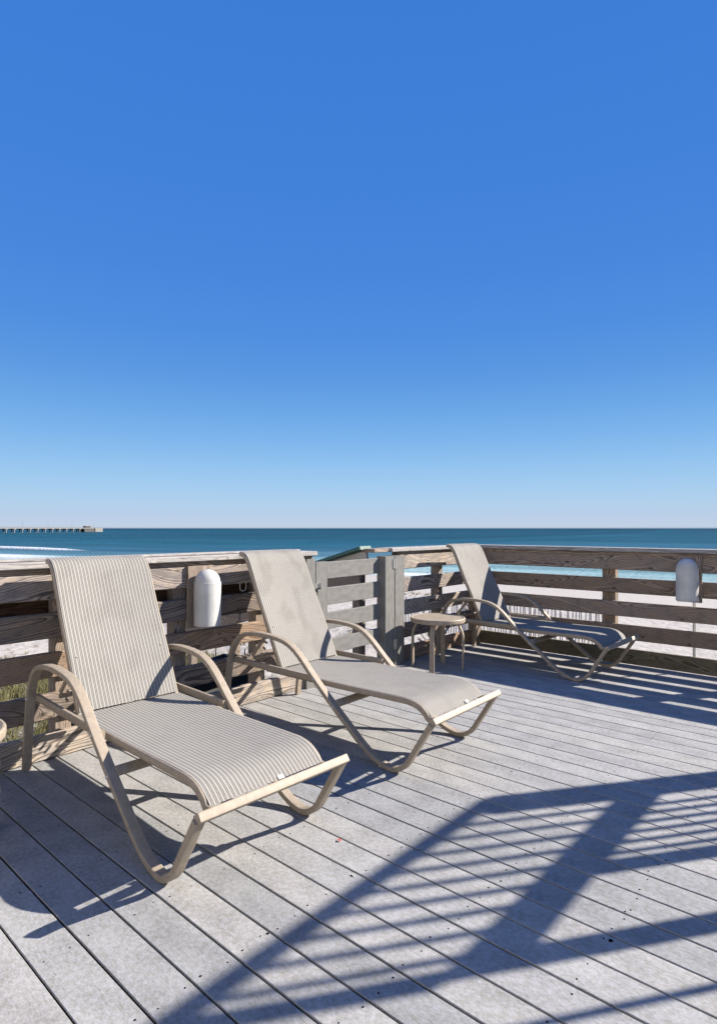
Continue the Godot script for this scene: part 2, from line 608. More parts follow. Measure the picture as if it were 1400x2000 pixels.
func build_sea() -> void:
	var st := new_st()
	var rows := []
	var o := -7.0
	while o < 60.0:
		rows.append(o)
		o += 0.45
	while o < 40000.0:
		rows.append(o)
		o += maxf(0.6, (o - 40.0) * 0.045)
	var cols := []
	for i in 241:
		var t := i / 240.0 * 2.0 - 1.0
		cols.append(sinh(t * 7.0) / sinh(7.0) * 60000.0 - 30.0)
	for r in rows:
		for a in cols:
			var p := T_SHORE * float(a) + N_SHORE * (float(r) + SHORE)
			var f := foam_amount(a, r) if absf(a) < 400.0 and r < 60.0 else 0.0
			var swell := 0.0
			if r < 200.0 and absf(a) < 600.0:
				swell = 0.10 * sin(r * 0.42 + 1.5 * sin(a * 0.03)) * smoothstep(2.0, 20.0, r) * (1.0 - smoothstep(60.0, 200.0, r))
				var crest := 25.0 + 2.0 * sin(a * 0.05 + 1.0) + 1.5 * nz.get_noise_2d(a * 1.2, 40.0)
				swell += 0.45 * (1.0 - smoothstep(-112.0, -90.0, a)) * exp(-pow((r - crest) / 1.3, 2.0))
			st.set_color(sea_colour(a, r).lerp(Color(0.62, 0.63, 0.63), f))
			st.set_uv(Vector2(a / 9.0, r / 5.0))
			st.add_vertex(Vector3(p.x, SEA + swell + f * 0.05, -p.y))
	var n := cols.size()
	for j in rows.size() - 1:
		for i in n - 1:
			var k := j * n + i
			for idx in [k, k + n, k + n + 1, k, k + n + 1, k + 1]:
				st.add_index(idx)
	st.generate_normals()
	st.generate_tangents()
	structure("sea_water", st.commit(), M.sea)

# ------------------------------------------------------------------ deck
func build_deck() -> void:
	var root := Node3D.new()
	root.name = "deck"
	root.set_meta("kind", "structure")
	add_child(root)
	var pitch := 0.1366
	var x0 := FENCE_X - 0.02
	var x1 := 4.2
	var meshes := []
	for i in 9:
		meshes.append(plank(x1 - x0, pitch - 0.0068, 0.028, 0.0016, Vector2(rng.randf(), rng.randf()), 1.6, 1.6, 0.011))
	var flat := Basis(Vector3.RIGHT, -PI / 2)
	for k in range(-32, 32):
		var u := 1.4572 + pitch * (k + 0.5)
		if u + pitch / 2 > FENCE_U + 0.02:
			break
		var b := flat
		if rng.randf() < 0.5:
			b = Basis(Vector3.UP, PI) * flat
		b = Basis(Vector3.UP, rng.randf_range(-0.0002, 0.0002)) * b
		piece("deck_board", meshes[rng.randi() % 9], M.deck[rng.randi() % 5], root, xu((x0 + x1) / 2.0, -0.014 - rng.randf() * 0.0012, u), b)
	var jm := box_mesh(Vector3(0.04, 0.19, 8.6))
	for i in 19:
		piece("joist", jm, M.wood_dark, root, Vector3(-3.39 + i * 0.395, -0.0305 - 0.095, -1.35))
	# screw heads on the joist lines, two to a board; worn and dark
	var st := new_st()
	for i in range(1, 19):
		for k in range(-32, 31):
			for s in [-0.28, 0.28]:
				if rng.randf() < 0.15:
					continue
				var c := Vector3(-3.39 + i * 0.395 + rng.randf_range(-0.012, 0.012), 0.0012, -(1.4572 + pitch * (k + 0.5 + s) + rng.randf_range(-0.006, 0.006)))
				var r := rng.randf_range(0.0024, 0.0038)
				for q in 6:
					var a0 := TAU * q / 6.0
					var a1 := TAU * (q + 1) / 6.0
					for v in [Vector3.ZERO, Vector3(cos(a1) * r, -0.001, sin(a1) * r), Vector3(cos(a0) * r, -0.001, sin(a0) * r)]:
						st.set_normal(Vector3.UP)
						st.add_vertex(c + v)
	var sh := piece("screw_heads", st.commit(), M.screw, root)
	sh.set_meta("kind", "stuff")
	# dark spots trodden into the boards: old plugs and stains, each a shallow disc
	var sp := new_st()
	for q in [[686.0, 1710.0, 0.006], [523.0, 1823.0, 0.006], [1192.0, 1837.0, 0.009], [1300.0, 1680.0, 0.005], [1220.0, 1780.0, 0.004]]:
		var depth := 1150.0 * 1.25 / (float(q[1]) - 1032.0)
		var g := R_CAM * ((float(q[0]) - 700.0) / 1150.0 * depth) + F_CAM * depth
		for w in 22:
			var a0 := TAU * w / 22.0
			var a1 := TAU * (w + 1) / 22.0
			var r0: float = q[2] * (0.75 + 0.4 * nz.get_noise_2d(cos(a0) * 60.0 + g.x * 900.0, sin(a0) * 60.0))
			var r1: float = q[2] * (0.75 + 0.4 * nz.get_noise_2d(cos(a1) * 60.0 + g.x * 900.0, sin(a1) * 60.0))
			for v in [Vector3.ZERO, Vector3(cos(a1) * r1, -0.0016, sin(a1) * r1), Vector3(cos(a0) * r0, -0.0016, sin(a0) * r0)]:
				sp.set_normal(Vector3.UP)
				sp.add_vertex(Vector3(g.x, 0.0016, -g.y) + v)
	var spo := piece("plug_marks", sp.commit(), M.screw, root)
	spo.set_meta("kind", "stuff")
	# a scrap of red leaf
	var lf := new_st()
	var lr := [Vector3(-0.012, 0.003, 0), Vector3(0, 0.008, -0.008), Vector3(0.013, 0.004, 0.002), Vector3(0.002, 0.007, 0.009)]
	quad(lf, lr[0], lr[3], lr[2], lr[1])
	var leaf := piece("red_leaf", lf.commit(), M.red, self, xu(-1.62, 0.0, 1.71))
	tag(leaf, "tiny scrap of red leaf lying on the sunlit deck beside the front lounger", "leaf")

# ------------------------------------------------------------------ fences
const ALONG_Z := Basis(Vector3(0, 0, -1), Vector3(0, 1, 0), Vector3(1, 0, 0))       # plank x -> -Z, face -> +X
const UPRIGHT_X := Basis(Vector3(0, 1, 0), Vector3(0, 0, -1), Vector3(-1, 0, 0))    # plank x -> Y

func wplank(l: float, w: float, t: float, ch := 0.006) -> ArrayMesh:
	return plank(l, w, t, ch, Vector2(rng.randf(), rng.randf()))

func fence_boards_z(root: Node3D, u0: float, u1: float, mats: Array) -> void:
	for k in 5:
		var jog := rng.randf_range(-0.004, 0.004) if k else 0.0
		var tilt := Basis(Vector3.RIGHT, rng.randf_range(-0.0012, 0.0012))
		piece("rail_board", wplank(u1 - u0, 0.138, 0.038), mats[k % mats.size()], root, xu(FENCE_X - 0.019 + rng.randf_range(-0.002, 0.002), 0.0705 + 0.2163 * k + jog, (u0 + u1) / 2.0) - root.position, tilt * ALONG_Z)

func build_fences() -> void:
	# --- gate fence, section beside the two near loungers
	var ua := -1.6
	var ub := 3.25
	var f := thing("rail_fence", "weathered wooden rail fence behind the two near loungers, left of the gate", "fence", xu(FENCE_X, 0, 0.8))
	fence_boards_z(f, ua, ub, [M.wood_pale, M.wood_pale3, M.wood_pale4, M.wood_pale3, M.wood_pale2])
	piece("cap_board", wplank(ub - ua + 0.03, 0.19, 0.036, 0.005), M.wood_cap, f, xu(FENCE_X - 0.062, 1.052, (ua + ub) / 2.0) - f.position, Basis(Vector3(0, 0, 1), PI / 2) * ALONG_Z)
	piece("cap_strip", wplank(ub - ua - 0.06, 0.10, 0.014, 0.003), M.wood_cap, f, xu(FENCE_X - 0.105, 1.078, (ua + ub) / 2.0 - 0.06) - f.position, Basis(Vector3(0, 0, 1), PI / 2) * ALONG_Z)
	piece("fascia_strip", wplank(ub - ua, 0.036, 0.036, 0.004), M.wood_brown, f, xu(FENCE_X - 0.026, 1.0155, (ua + ub) / 2.0) - f.position, ALONG_Z)
	piece("outer_board", wplank(ub - ua, 0.19, 0.038), M.wood_dark, f, xu(FENCE_X - 0.153, 0.785, (ua + ub) / 2.0) - f.position, ALONG_Z)
	for u in [-1.2, -0.35, 0.52, 1.36, 2.09, 2.75]:
		piece("post", wplank(1.62, 0.09, 0.09), M.wood_brown, f, xu(FENCE_X - 0.084, 0.22, u) - f.position, UPRIGHT_X)
	nails(f, nail_spots_z([-1.2, -0.35, 0.52, 1.36, 2.09, 2.75]), Vector3.RIGHT)
	piece("gate_post", plank(1.62, 0.10, 0.09, 0.004, Vector2(0.2, 0.1), 1.6, 1.6), M.grey_paint, f, xu(FENCE_X - 0.02, 0.2, 3.202) - f.position, UPRIGHT_X)
	# --- gate fence, short section between gate and corner
	ua = 4.375
	ub = FENCE_U
	f = thing("rail_fence", "short bleached rail fence between the grey gate and the deck corner", "fence", xu(FENCE_X, 0, 5.0))
	fence_boards_z(f, ua, ub - 0.002, [M.wood_pale4, M.wood_pale3, M.wood_pale, M.wood_pale2, M.wood_pale])
	piece("cap_board", wplank(ub - 4.22 + 0.1, 0.19, 0.036, 0.005), M.wood_cap, f, xu(FENCE_X - 0.062, 1.052, (4.22 + ub + 0.1) / 2.0) - f.position, Basis(Vector3(0, 0, 1), PI / 2) * ALONG_Z)
	piece("cap_block", wplank(0.20, 0.15, 0.034, 0.004), M.wood_brown, f, xu(FENCE_X - 0.07, 1.050, 4.10) - f.position, Basis(Vector3(0, 0, 1), PI / 2) * ALONG_Z)
	piece("fascia_strip", wplank(ub - ua, 0.036, 0.036, 0.004), M.wood_brown, f, xu(FENCE_X - 0.026, 1.0155, (ua + ub) / 2.0 - 0.001) - f.position, ALONG_Z)
	for u in [4.45, 5.1]:
		piece("post", wplank(1.62, 0.09, 0.09), M.wood_brown, f, xu(FENCE_X - 0.084, 0.22, u) - f.position, UPRIGHT_X)
	nails(f, nail_spots_z([4.45, 5.1]), Vector3.RIGHT)
	piece("gate_post", plank(1.0, 0.145, 0.10, 0.005, Vector2(0.5, 0.3), 1.6, 1.6), M.grey_paint, f, xu(FENCE_X + 0.012, 0.5, 4.289) - f.position, UPRIGHT_X)
	# --- seaward fence
	f = thing("rail_fence", "brown rail fence along the sea side of the deck, in its own shade", "fence", xu(-1.0, 0, FENCE_U))
	var x0 := FENCE_X - 0.038
	var x1 := 4.2
	for k in 5:
		var m: Material = [M.wood_moss, M.wood_brown2, M.wood_brown, M.wood_brown2, M.wood_brown][k]
		piece("rail_board", wplank(x1 - x0, 0.138, 0.038), m, f, xu((x0 + x1) / 2.0, 0.0705 + 0.2163 * k + (rng.randf_range(-0.004, 0.004) if k else 0.0), FENCE_U + 0.0195) - f.position, Basis(Vector3(0, 0, 1), rng.randf_range(-0.0008, 0.0008)))
	piece("cap_board", wplank(x1 - x0 + 0.07, 0.19, 0.036, 0.005), M.wood_cap, f, xu((x0 + x1) / 2.0 - 0.035 + 0.08, 1.052, FENCE_U + 0.062) - f.position, Basis(Vector3.RIGHT, -PI / 2))
	piece("fascia_strip", wplank(x1 - FENCE_X, 0.036, 0.036, 0.004), M.wood_brown, f, xu((FENCE_X + x1) / 2.0, 1.0155, FENCE_U + 0.026) - f.position)
	for x in [-3.40, -1.93, -0.45, 1.0, 2.5, 4.0]:
		piece("post", wplank(1.62, 0.12, 0.09), M.wood_brown2, f, xu(x, 0.22, FENCE_U + 0.085) - f.position, Basis(Vector3(0, 1, 0), Vector3(-1, 0, 0), Vector3(0, 0, 1)))
	var ns := []
	for x in [-1.93, -0.45, 1.0, 2.5]:
		for k in 5:
			for q in [-0.042, 0.042]:
				ns.append(xu(x + rng.randf_range(-0.025, 0.025), 0.0705 + 0.2163 * k + q, FENCE_U - 0.0005))
	nails(f, ns, Vector3(0, 0, 1))
	piece("corner_post", wplank(0.995, 0.085, 0.085), M.wood_brown2, f, xu(FENCE_X + 0.045, 0.4985, FENCE_U - 0.045) - f.position, UPRIGHT_X)

func nails(root: Node3D, spots: Array, out: Vector3) -> void:
	var st := new_st()
	var a := out.cross(Vector3.UP).normalized()
	for c in spots:
		var r := rng.randf_range(0.0035, 0.0050)
		for q in 7:
			var p0: Vector3 = a * cos(TAU * q / 7.0) + Vector3.UP * sin(TAU * q / 7.0)
			var p1: Vector3 = a * cos(TAU * (q + 1) / 7.0) + Vector3.UP * sin(TAU * (q + 1) / 7.0)
			face(st, [[c + out * 0.0025 - root.position, out, Vector2.ZERO], [c + p0 * r - root.position, out, Vector2.ZERO], [c + p1 * r - root.position, out, Vector2.ZERO]])
	piece("nail_heads", st.commit(), M.screw, root).set_meta("kind", "stuff")

func nail_spots_z(us: Array) -> Array:
	var out := []
	for u in us:
		for k in 5:
			for s in [-0.042, 0.042]:
				out.append(xu(FENCE_X + 0.001, 0.0705 + 0.2163 * k + s, u + rng.randf_range(-0.018, 0.018)))
	return out

func build_gate() -> void:
	var g := thing("deck_gate", "grey gate of four wide boards with a metal latch, between the two rail fences", "gate", xu(FENCE_X, 0, 3.7))
	var gp := func(l: float, w: float, t: float) -> ArrayMesh: return plank(l, w, t, 0.004, Vector2(rng.randf(), rng.randf()), 1.6, 1.6)
	piece("stile", gp.call(0.90, 0.135, 0.036), M.grey_paint, g, xu(FENCE_X - 0.018, 0.532, 3.345) - g.position, UPRIGHT_X)
	piece("stile", gp.call(0.93, 0.135, 0.10), M.grey_paint, g, xu(FENCE_X + 0.012, 0.535, 4.145) - g.position, UPRIGHT_X)
	for q in [[0.916, 0.138], [0.705, 0.14], [0.504, 0.135], [0.293, 0.122]]:
		piece("gate_board", gp.call(0.665, q[1], 0.03), M.grey_paint, g, xu(FENCE_X - 0.018, q[0] - 0.004, 3.745) - g.position, Basis(Vector3.RIGHT, 0.010) * ALONG_Z)
	# latch on the near stile
	var st := new_st()
	box_into(st, Vector3(-0.006, -0.018, -0.055), Vector3(0.006, 0.018, 0.055))
	box_into(st, Vector3(0.006, -0.03, -0.03), Vector3(0.020, 0.022, -0.018))
	var la := piece("latch", st.commit(), M.metal, g, xu(FENCE_X + 0.008, 0.795, 3.29) - g.position)
	var ring := PackedVector3Array()
	for i in 14:
		ring.append(Vector3(0.012, -0.05 + 0.03 * sin(TAU * i / 14.0), 0.03 + 0.018 * cos(TAU * i / 14.0)))
	piece("padlock_shackle", sweep(ring, Vector3.RIGHT, 0.004, 0.004, 2.0, 8, true), M.black, la)
	for y in [0.93, 0.20]:
		var hs := new_st()
		box_into(hs, Vector3(-0.002, -0.045, -0.030), Vector3(0.003, 0.045, -0.003))
		box_into(hs, Vector3(-0.002, -0.045, 0.003), Vector3(0.003, 0.045, 0.030))
		box_into(hs, Vector3(0.0, -0.046, -0.0028), Vector3(0.008, 0.046, 0.0028))
		piece("hinge", hs.commit(), M.metal, g, xu(FENCE_X + 0.0645, y, 4.2145) - g.position)

func build_ramp() -> void:
	# handrail of the ramp that leads down to the beach from the gate; it runs out at right angles to the fence
	var r := thing("ramp_handrail", "sloping green-capped handrail of the beach ramp beyond the gate", "handrail", xu(FENCE_X - 0.2, -0.66, 4.02))
	var slope := atan2(-0.17, 0.63)
	var dir := Vector3(-cos(slope), sin(slope), 0)
	var bas := Basis(dir, Vector3(-sin(slope) * -1.0, cos(slope), 0).normalized(), Vector3(0, 0, 1))
	bas = Basis(dir, Vector3(0, 0, 1).cross(dir).normalized() * -1.0, Vector3(0, 0, 1))
	if bas.y.y < 0:
		bas = Basis(dir, -bas.y, -bas.z)
	var start := xu(FENCE_X - 0.12, 1.075, 4.02)
	var len := 3.2
	piece("handrail_cap", wplank(len, 0.15, 0.032, 0.004), M.green, r, start + dir * len / 2.0 - r.position, bas * Basis(Vector3.RIGHT, PI / 2))
	piece("side_board", wplank(len, 0.13, 0.03), M.sheet, r, start + dir * len / 2.0 + bas.y * -0.084 - r.position, bas)
	piece("side_board", wplank(len - 0.1, 0.20, 0.034), M.wood_brown, r, start + dir * (len / 2.0 + 0.08) + bas.y * -0.265 - r.position, bas)
	for s in [0.15, 1.1, 2.1, 3.0]:
		var top: Vector3 = start + dir * s
		piece("post", wplank(1.9, 0.09, 0.09), M.wood_brown, r, Vector3(top.x, top.y - 0.03 - 0.95, -4.092) - r.position, UPRIGHT_X)
	var fl := thing("beach_ramp", "wooden plank ramp leading down to the sand beyond the grey gate", "ramp", xu(FENCE_X - 0.2, -0.66, 3.6))
	var pm := wplank(0.80, 0.135, 0.035)
	for i in 20:
		var c: Vector3 = xu(FENCE_X - 0.20, -0.05, 3.62) + dir * (0.08 + 0.143 * i)
		piece("ramp_plank", pm, M.wood_brown if i % 3 else M.wood_brown2, fl, c - fl.position, Basis(Vector3(0, 0, 1), dir * -1.0, Vector3(0, 0, 1).cross(dir * -1.0)))
	for u in [3.3, 3.94]:
		piece("stringer", wplank(2.95, 0.14, 0.04), M.wood_dark, fl, xu(FENCE_X - 0.20, -0.145, u) + dir * 1.45 - fl.position, bas)

func build_screen() -> void:
	# the slatted balustrade that throws the barred shadow over the lower right of the deck; it stands right of the view
	var px := 0.90
	var s := thing("slatted_balustrade", "tall slatted wooden balustrade on the deck, right of the view, throwing the barred shadow", "balustrade", xu(px, 0, 4.3))
	var sh := px * 1.413
	var up := Basis(Vector3(0, 1, 0), Vector3(0, 0, -1), Vector3(-1, 0, 0))
	var put := func(called: String, u0: float, u1: float, y0: float, y1: float, t: float, horiz: bool) -> void:
		if horiz:
			piece(called, wplank(u1 - u0, y1 - y0, t, 0.004), M.wood_pale2, s, xu(px, (y0 + y1) / 2.0, sh + (u0 + u1) / 2.0) - s.position, ALONG_Z)
		else:
			piece(called, wplank(y1 - y0, u1 - u0, t, 0.004), M.wood_pale2, s, xu(px, (y0 + y1) / 2.0, sh + (u0 + u1) / 2.0) - s.position, up)
	var y_top := (px + 1.345) / 0.92
	var y_mid := (px + 0.845) / 0.92
	put.call("post", 4.165, 4.325, 0.0, y_top - 0.026, 0.10, false)
	put.call("top_rail", 1.0, 4.325, y_top - 0.025, y_top + 0.025, 0.045, true)
	put.call("middle_rail", 2.66, 4.164, y_mid - 0.068, y_mid + 0.068, 0.04, true)
	put.call("post", 3.265, 3.345, 0.0, y_mid - 0.069, 0.05, false)
	put.call("post", 2.66, 2.75, 0.0, y_mid - 0.069, 0.05, false)
	put.call("post", 2.635, 2.70, y_mid + 0.069, y_top - 0.026, 0.03, false)
	put.call("post", 2.31, 2.34, 0.0, y_mid - 0.069, 0.02, false)
	for i in 10:
		put.call("slat", 4.0 - i * 0.153 - 0.015, 4.0 - i * 0.153 + 0.015, y_mid + 0.069, y_top - 0.026, 0.02, false)
	for i in 6:
		put.call("slat", 3.97 - i * 0.108 - 0.014, 3.97 - i * 0.108 + 0.014, 0.0, y_mid - 0.069, 0.02, false)

func build_house() -> void:
	# the pale beach house behind the photographer; sunlight off its seaward wall fills the shadows on the deck
	var h := thing("beach_house", "pale two storey beach house standing behind the deck, behind the photographer", "house", xu(-1.0, -0.66, -6.6))
	var wall := new_st()
	box_into(wall, Vector3(-11.0, 0.0, 0.0), Vector3(11.0, 7.6, 8.0))
	piece("wall", wall.commit(), M.stucco, h)
	var roof := new_st()
	box_into(roof, Vector3(-11.6, 7.601, -0.6), Vector3(11.6, 7.9, 8.6))
	piece("roof", roof.commit(), M.concrete, h)
	for x in [-8.4, -4.2, 0.0, 4.2, 8.4]:
		for y in [1.9, 5.3]:
			var fr := new_st()
			box_into(fr, Vector3(-0.86, -1.06, -0.06), Vector3(0.86, 1.06, 0.0))
			var w := piece("window", fr.commit(), M.white, h, Vector3(x, y, -0.002))
			var pn := new_st()
			box_into(pn, Vector3(-0.78, -0.98, -0.075), Vector3(0.78, 0.98, -0.062))
			piece("pane", pn.commit(), M.dark_glass, w)

# ------------------------------------------------------------------ loungers
func side_pts(list: Array, w: float) -> Array:
	var out := []
	for p in list:
		out.append(Vector3(p[0], p[1], -w))
	return out

func sling_mesh(path: Array, w0: float, w1: float, sag: float, sd: int, stain: float) -> ArrayMesh:
	var st := new_st()
	var pts := curve_points(side_pts(path, 0.0), 8)
	var n := 24
	var run := 0.0
	var g := FastNoiseLite.new()
	g.seed = sd
	g.frequency = 3.4
	g.fractal_octaves = 2
	for i in pts.size():
		if i:
			run += pts[i].distance_to(pts[i - 1])
		var t := (pts[mini(i + 1, pts.size() - 1)] - pts[maxi(i - 1, 0)]).normalized()
		var nn := Vector3(0, 0, 1).cross(t).normalized()
		if nn.y < 0 and absf(nn.y) > 0.2:
			nn = -nn
		for k in n + 1:
			var f := float(k) / n
			var w := lerpf(w0, w1, f)
			var e := float(i) / (pts.size() - 1)
			var dip := sag * sin(f * PI) * sin(e * PI)
			var d := 1.0 - stain * smoothstep(0.08, 0.5, g.get_noise_2d(run * 1.2, w * 1.6)) - 0.05 * g.get_noise_2d(run * 4.0 + 50.0, w * 4.0)
			st.set_color(Color(d, d * 0.995, d * 0.985))
			st.set_uv(Vector2(w / 0.018, run / 0.010))
			st.add_vertex(pts[i] - nn * dip + Vector3(0, 0, -w))
	for i in pts.size() - 1:
		for k in n:
			var a := i * (n + 1) + k
			for idx in [a, a + n + 1, a + n + 2, a, a + n + 2, a + 1]:
				st.add_index(idx)
	st.generate_normals()
	st.generate_tangents()
	return st.commit()

var lounger_parts := {}

func make_lounger(label: String, at: Vector3, turn: float, sd: int, stain: float) -> void:
	# local x runs from the foot contact point: negative towards the headrest; -z runs across to the far side
	var c := thing("chaise_lounge", label, "lounger", at, turn, "sling chaise lounges on the deck")
	var W := 0.67
	var side := Vector3(0, 0, 1)
	if lounger_parts.is_empty():
		var fr := [[-1.382, 0.004], [-1.365, 0.14], [-1.345, 0.27], [-1.322, 0.385], [-1.288, 0.475], [-1.228, 0.543], [-1.14, 0.575], [-1.02, 0.586], [-0.90, 0.582], [-0.80, 0.567], [-0.725, 0.535], [-0.655, 0.483], [-0.56, 0.395], [-0.43, 0.283], [-0.30, 0.178], [-0.21, 0.106], [-0.135, 0.055], [-0.06, 0.024], [0.0, 0.0135], [0.055, 0.027], [0.10, 0.064], [0.14, 0.125], [0.185, 0.196], [0.245, 0.292]]
		lounger_parts.frame = sweep(curve_points(side_pts(fr, 0.0), 4), side, 0.021, 0.0125, 9.0, 28)
		var seat := [[-1.04, 0.354], [-0.75, 0.352], [-0.4, 0.350], [0.0, 0.352], [0.065, 0.350], [0.118, 0.338], [0.158, 0.312], [0.185, 0.285], [0.232, 0.285]]
		lounger_parts.seat_rail = sweep(curve_points(side_pts(seat, 0.0), 5), side, 0.013, 0.016, 4.0, 14)
		var back := [[-0.925, 0.360], [-0.985, 0.49], [-1.065, 0.655], [-1.145, 0.812], [-1.215, 0.965], [-1.250, 1.032], [-1.285, 1.068], [-1.325, 1.080]]
		lounger_parts.back_rail = sweep(curve_points(side_pts(back, 0.0), 5), side, 0.012, 0.014, 4.0, 14)
		var link := [[-1.322, 0.384], [-0.95, 0.377], [-0.55, 0.372]]
		lounger_parts.link = sweep(curve_points(side_pts(link, 0.0), 2), side, 0.011, 0.019, 4.0, 14)
		var across := PackedVector3Array([Vector3(0, 0, 0.012), Vector3(0, 0, -W - 0.012)])
		lounger_parts.foot_bar = sweep(across, Vector3(0.8, 0.6, 0), 0.019, 0.017, 8.0, 24)
		lounger_parts.cross_bar = sweep(PackedVector3Array([Vector3(0, 0, -0.018), Vector3(0, 0, -W + 0.018)]), Vector3(0.75, 0.65, 0), 0.010, 0.021, 5.0, 16)
		lounger_parts.back_bar = sweep(PackedVector3Array([Vector3(0, 0, -0.095), Vector3(0, 0, -0.575)]), Vector3(1, 0, 0), 0.012, 0.012, 2.5, 12)
		# notched recline bracket
		var st := new_st()
		var d := Vector3(-0.19, -0.205, 0).normalized()
		var pn := Vector3(d.y, -d.x, 0)
		if pn.x < 0:
			pn = -pn
		var b := Basis(d, pn, d.cross(pn))
		box_into(st, Vector3(0, -0.011, -0.004), Vector3(0.30, 0.011, 0.004), Transform3D(b, Vector3.ZERO))
		for i in 5:
			box_into(st, Vector3(0.085 + i * 0.045, 0.010, -0.0038), Vector3(0.097 + i * 0.045, 0.036, 0.0038), Transform3D(b * Basis(Vector3(0, 0, 1), 0.35), b * Vector3(0.012, -0.04, 0)))
		lounger_parts.bracket = st.commit()
		var cl := new_st()
		box_into(cl, Vector3(-0.008, -0.006, -0.012), Vector3(0.008, 0.006, 0.012))
		lounger_parts.clip = cl.commit()
		lounger_parts.bolt = lathe([Vector2(0.0065, -0.003), Vector2(0.0065, 0.001), Vector2(0.0045, 0.0035), Vector2(0.0, 0.004)], 12)
	for w in [0.0, W]:
		piece("side_frame", lounger_parts.frame, M.frame, c, Vector3(0, 0, -w))
		piece("link_bar", lounger_parts.link, M.frame, c, Vector3(0, 0, -(w + (0.030 if w == 0.0 else -0.030))))
	for w in [0.072, W - 0.072]:
		piece("seat_rail", lounger_parts.seat_rail, M.frame, c, Vector3(0, 0, -w))
	for w in [0.084, W - 0.084]:
		piece("back_rail", lounger_parts.back_rail, M.frame, c, Vector3(0, 0, -w))
		piece("recline_bracket", lounger_parts.bracket, M.frame, c, Vector3(-1.035, 0.625, -(w + (0.03 if w < 0.3 else -0.03))))
	for w in [-0.0225, W + 0.0225]:
		for q in [[-1.322, 0.384], [-0.545, 0.383], [-0.395, 0.255]]:
			piece("bolt", lounger_parts.bolt, M.metal, c, Vector3(q[0], q[1], -w), Basis(Vector3.RIGHT, PI / 2 if w < 0.0 else -PI / 2))
	piece("foot_bar", lounger_parts.foot_bar, M.frame, c, Vector3(0.252, 0.300, 0))
	piece("cross_bar", lounger_parts.cross_bar, M.frame, c, Vector3(-0.395, 0.268, 0))
	piece("back_bar", lounger_parts.back_bar, M.frame, c, Vector3(-1.052, 0.612, 0))
	piece("back_bar", lounger_parts.back_bar, M.frame, c, Vector3(-1.20, 0.398, 0))
	piece("sling_clip", lounger_parts.clip, M.white, c, Vector3(0.236, 0.322, -W * 0.52), Basis(Vector3(0, 0, 1), -0.7))
	var seat_path := [[-0.93, 0.370], [-0.75, 0.369], [-0.4, 0.367], [-0.1, 0.369], [0.0, 0.3695], [0.068, 0.367], [0.126, 0.353], [0.170, 0.325], [0.200, 0.297]]
	piece("seat_sling", sling_mesh(seat_path, 0.072, W - 0.072, 0.012, sd, stain * 0.5), M.sling, c)
	var back_path := [[-0.915, 0.378], [-0.97, 0.495], [-1.05, 0.66], [-1.13, 0.818], [-1.20, 0.972], [-1.236, 1.042], [-1.275, 1.082], [-1.33, 1.096]]
	piece("back_sling", sling_mesh(back_path, 0.080, W - 0.080, 0.014, sd + 9, stain), M.sling, c)

func build_loungers() -> void:
	make_lounger("nearest beige sling chaise lounge, in front of the left fence light", xu(-1.919, 0, 1.106), deg_to_rad(-1.4), 100, 0.08)
	make_lounger("middle beige sling chaise lounge with grey stains on its back, before the gate", xu(-1.886, 0, 2.385), deg_to_rad(1.6), 200, 0.14)
	make_lounger("farthest beige sling chaise lounge, in shade beside the round table at the corner", xu(-1.868, 0, 4.785), deg_to_rad(-1.5), 300, 0.12)

# ------------------------------------------------------------------ tables
func side_table(label: String, at: Vector3, turn: float) -> void:
	var t := thing("side_table", label, "table", at, turn, "small round tables between the loungers")
	var R := 0.245
	var top := piece("table_top", lathe([Vector2(0.0, 0.428), Vector2(R - 0.03, 0.428), Vector2(R - 0.012, 0.418), Vector2(R - 0.003, 0.420), Vector2(R, 0.428), Vector2(R, 0.452), Vector2(R - 0.004, 0.459), Vector2(R - 0.012, 0.460), Vector2(R - 0.020, 0.456), Vector2(R - 0.03, 0.4535), Vector2(0.0, 0.4535)], 44), M.frame, t)
	# ring of drain holes, dark plugs slightly proud of the top
	var st := new_st()
	for ring in [[0.028, 4], [0.055, 6]]:
		for i in ring[1]:
			var a: float = TAU * i / float(ring[1]) + float(ring[0]) * 9.0
			var c := Vector3(cos(a) * ring[0], 0.4545, sin(a) * ring[0])
			for q in 6:
				for v in [Vector3.ZERO, Vector3(cos(TAU * (q + 1) / 6.0), 0, sin(TAU * (q + 1) / 6.0)) * 0.004, Vector3(cos(TAU * q / 6.0), 0, sin(TAU * q / 6.0)) * 0.004]:
					st.set_normal(Vector3.UP)
					st.add_vertex(c + v)
	piece("drain_holes", st.commit(), M.screw, top).set_meta("kind", "stuff")
	var leg := sweep(curve_points([Vector3(0.16, 0.420, 0), Vector3(0.188, 0.395, 0), Vector3(0.212, 0.35, 0), Vector3(0.2245, 0.31, 0), Vector3(0.228, 0.27, 0), Vector3(0.228, 0.15, 0), Vector3(0.228, 0.002, 0)], 4), Vector3(0, 0, 1), 0.022, 0.010, 4.0, 14)
	for i in 4:
		piece("leg", leg, M.frame, t, Vector3.ZERO, Basis(Vector3.UP, PI / 2 * i))

func build_tables() -> void:
	side_table("small round beige table between the middle and far loungers, near the gate", xu(-2.966, 0, 4.409), atan2(0.084, 0.211))
	side_table("small round beige table cut by the left edge of the photo", xu(-2.715, 0, 0.604), deg_to_rad(7.5))

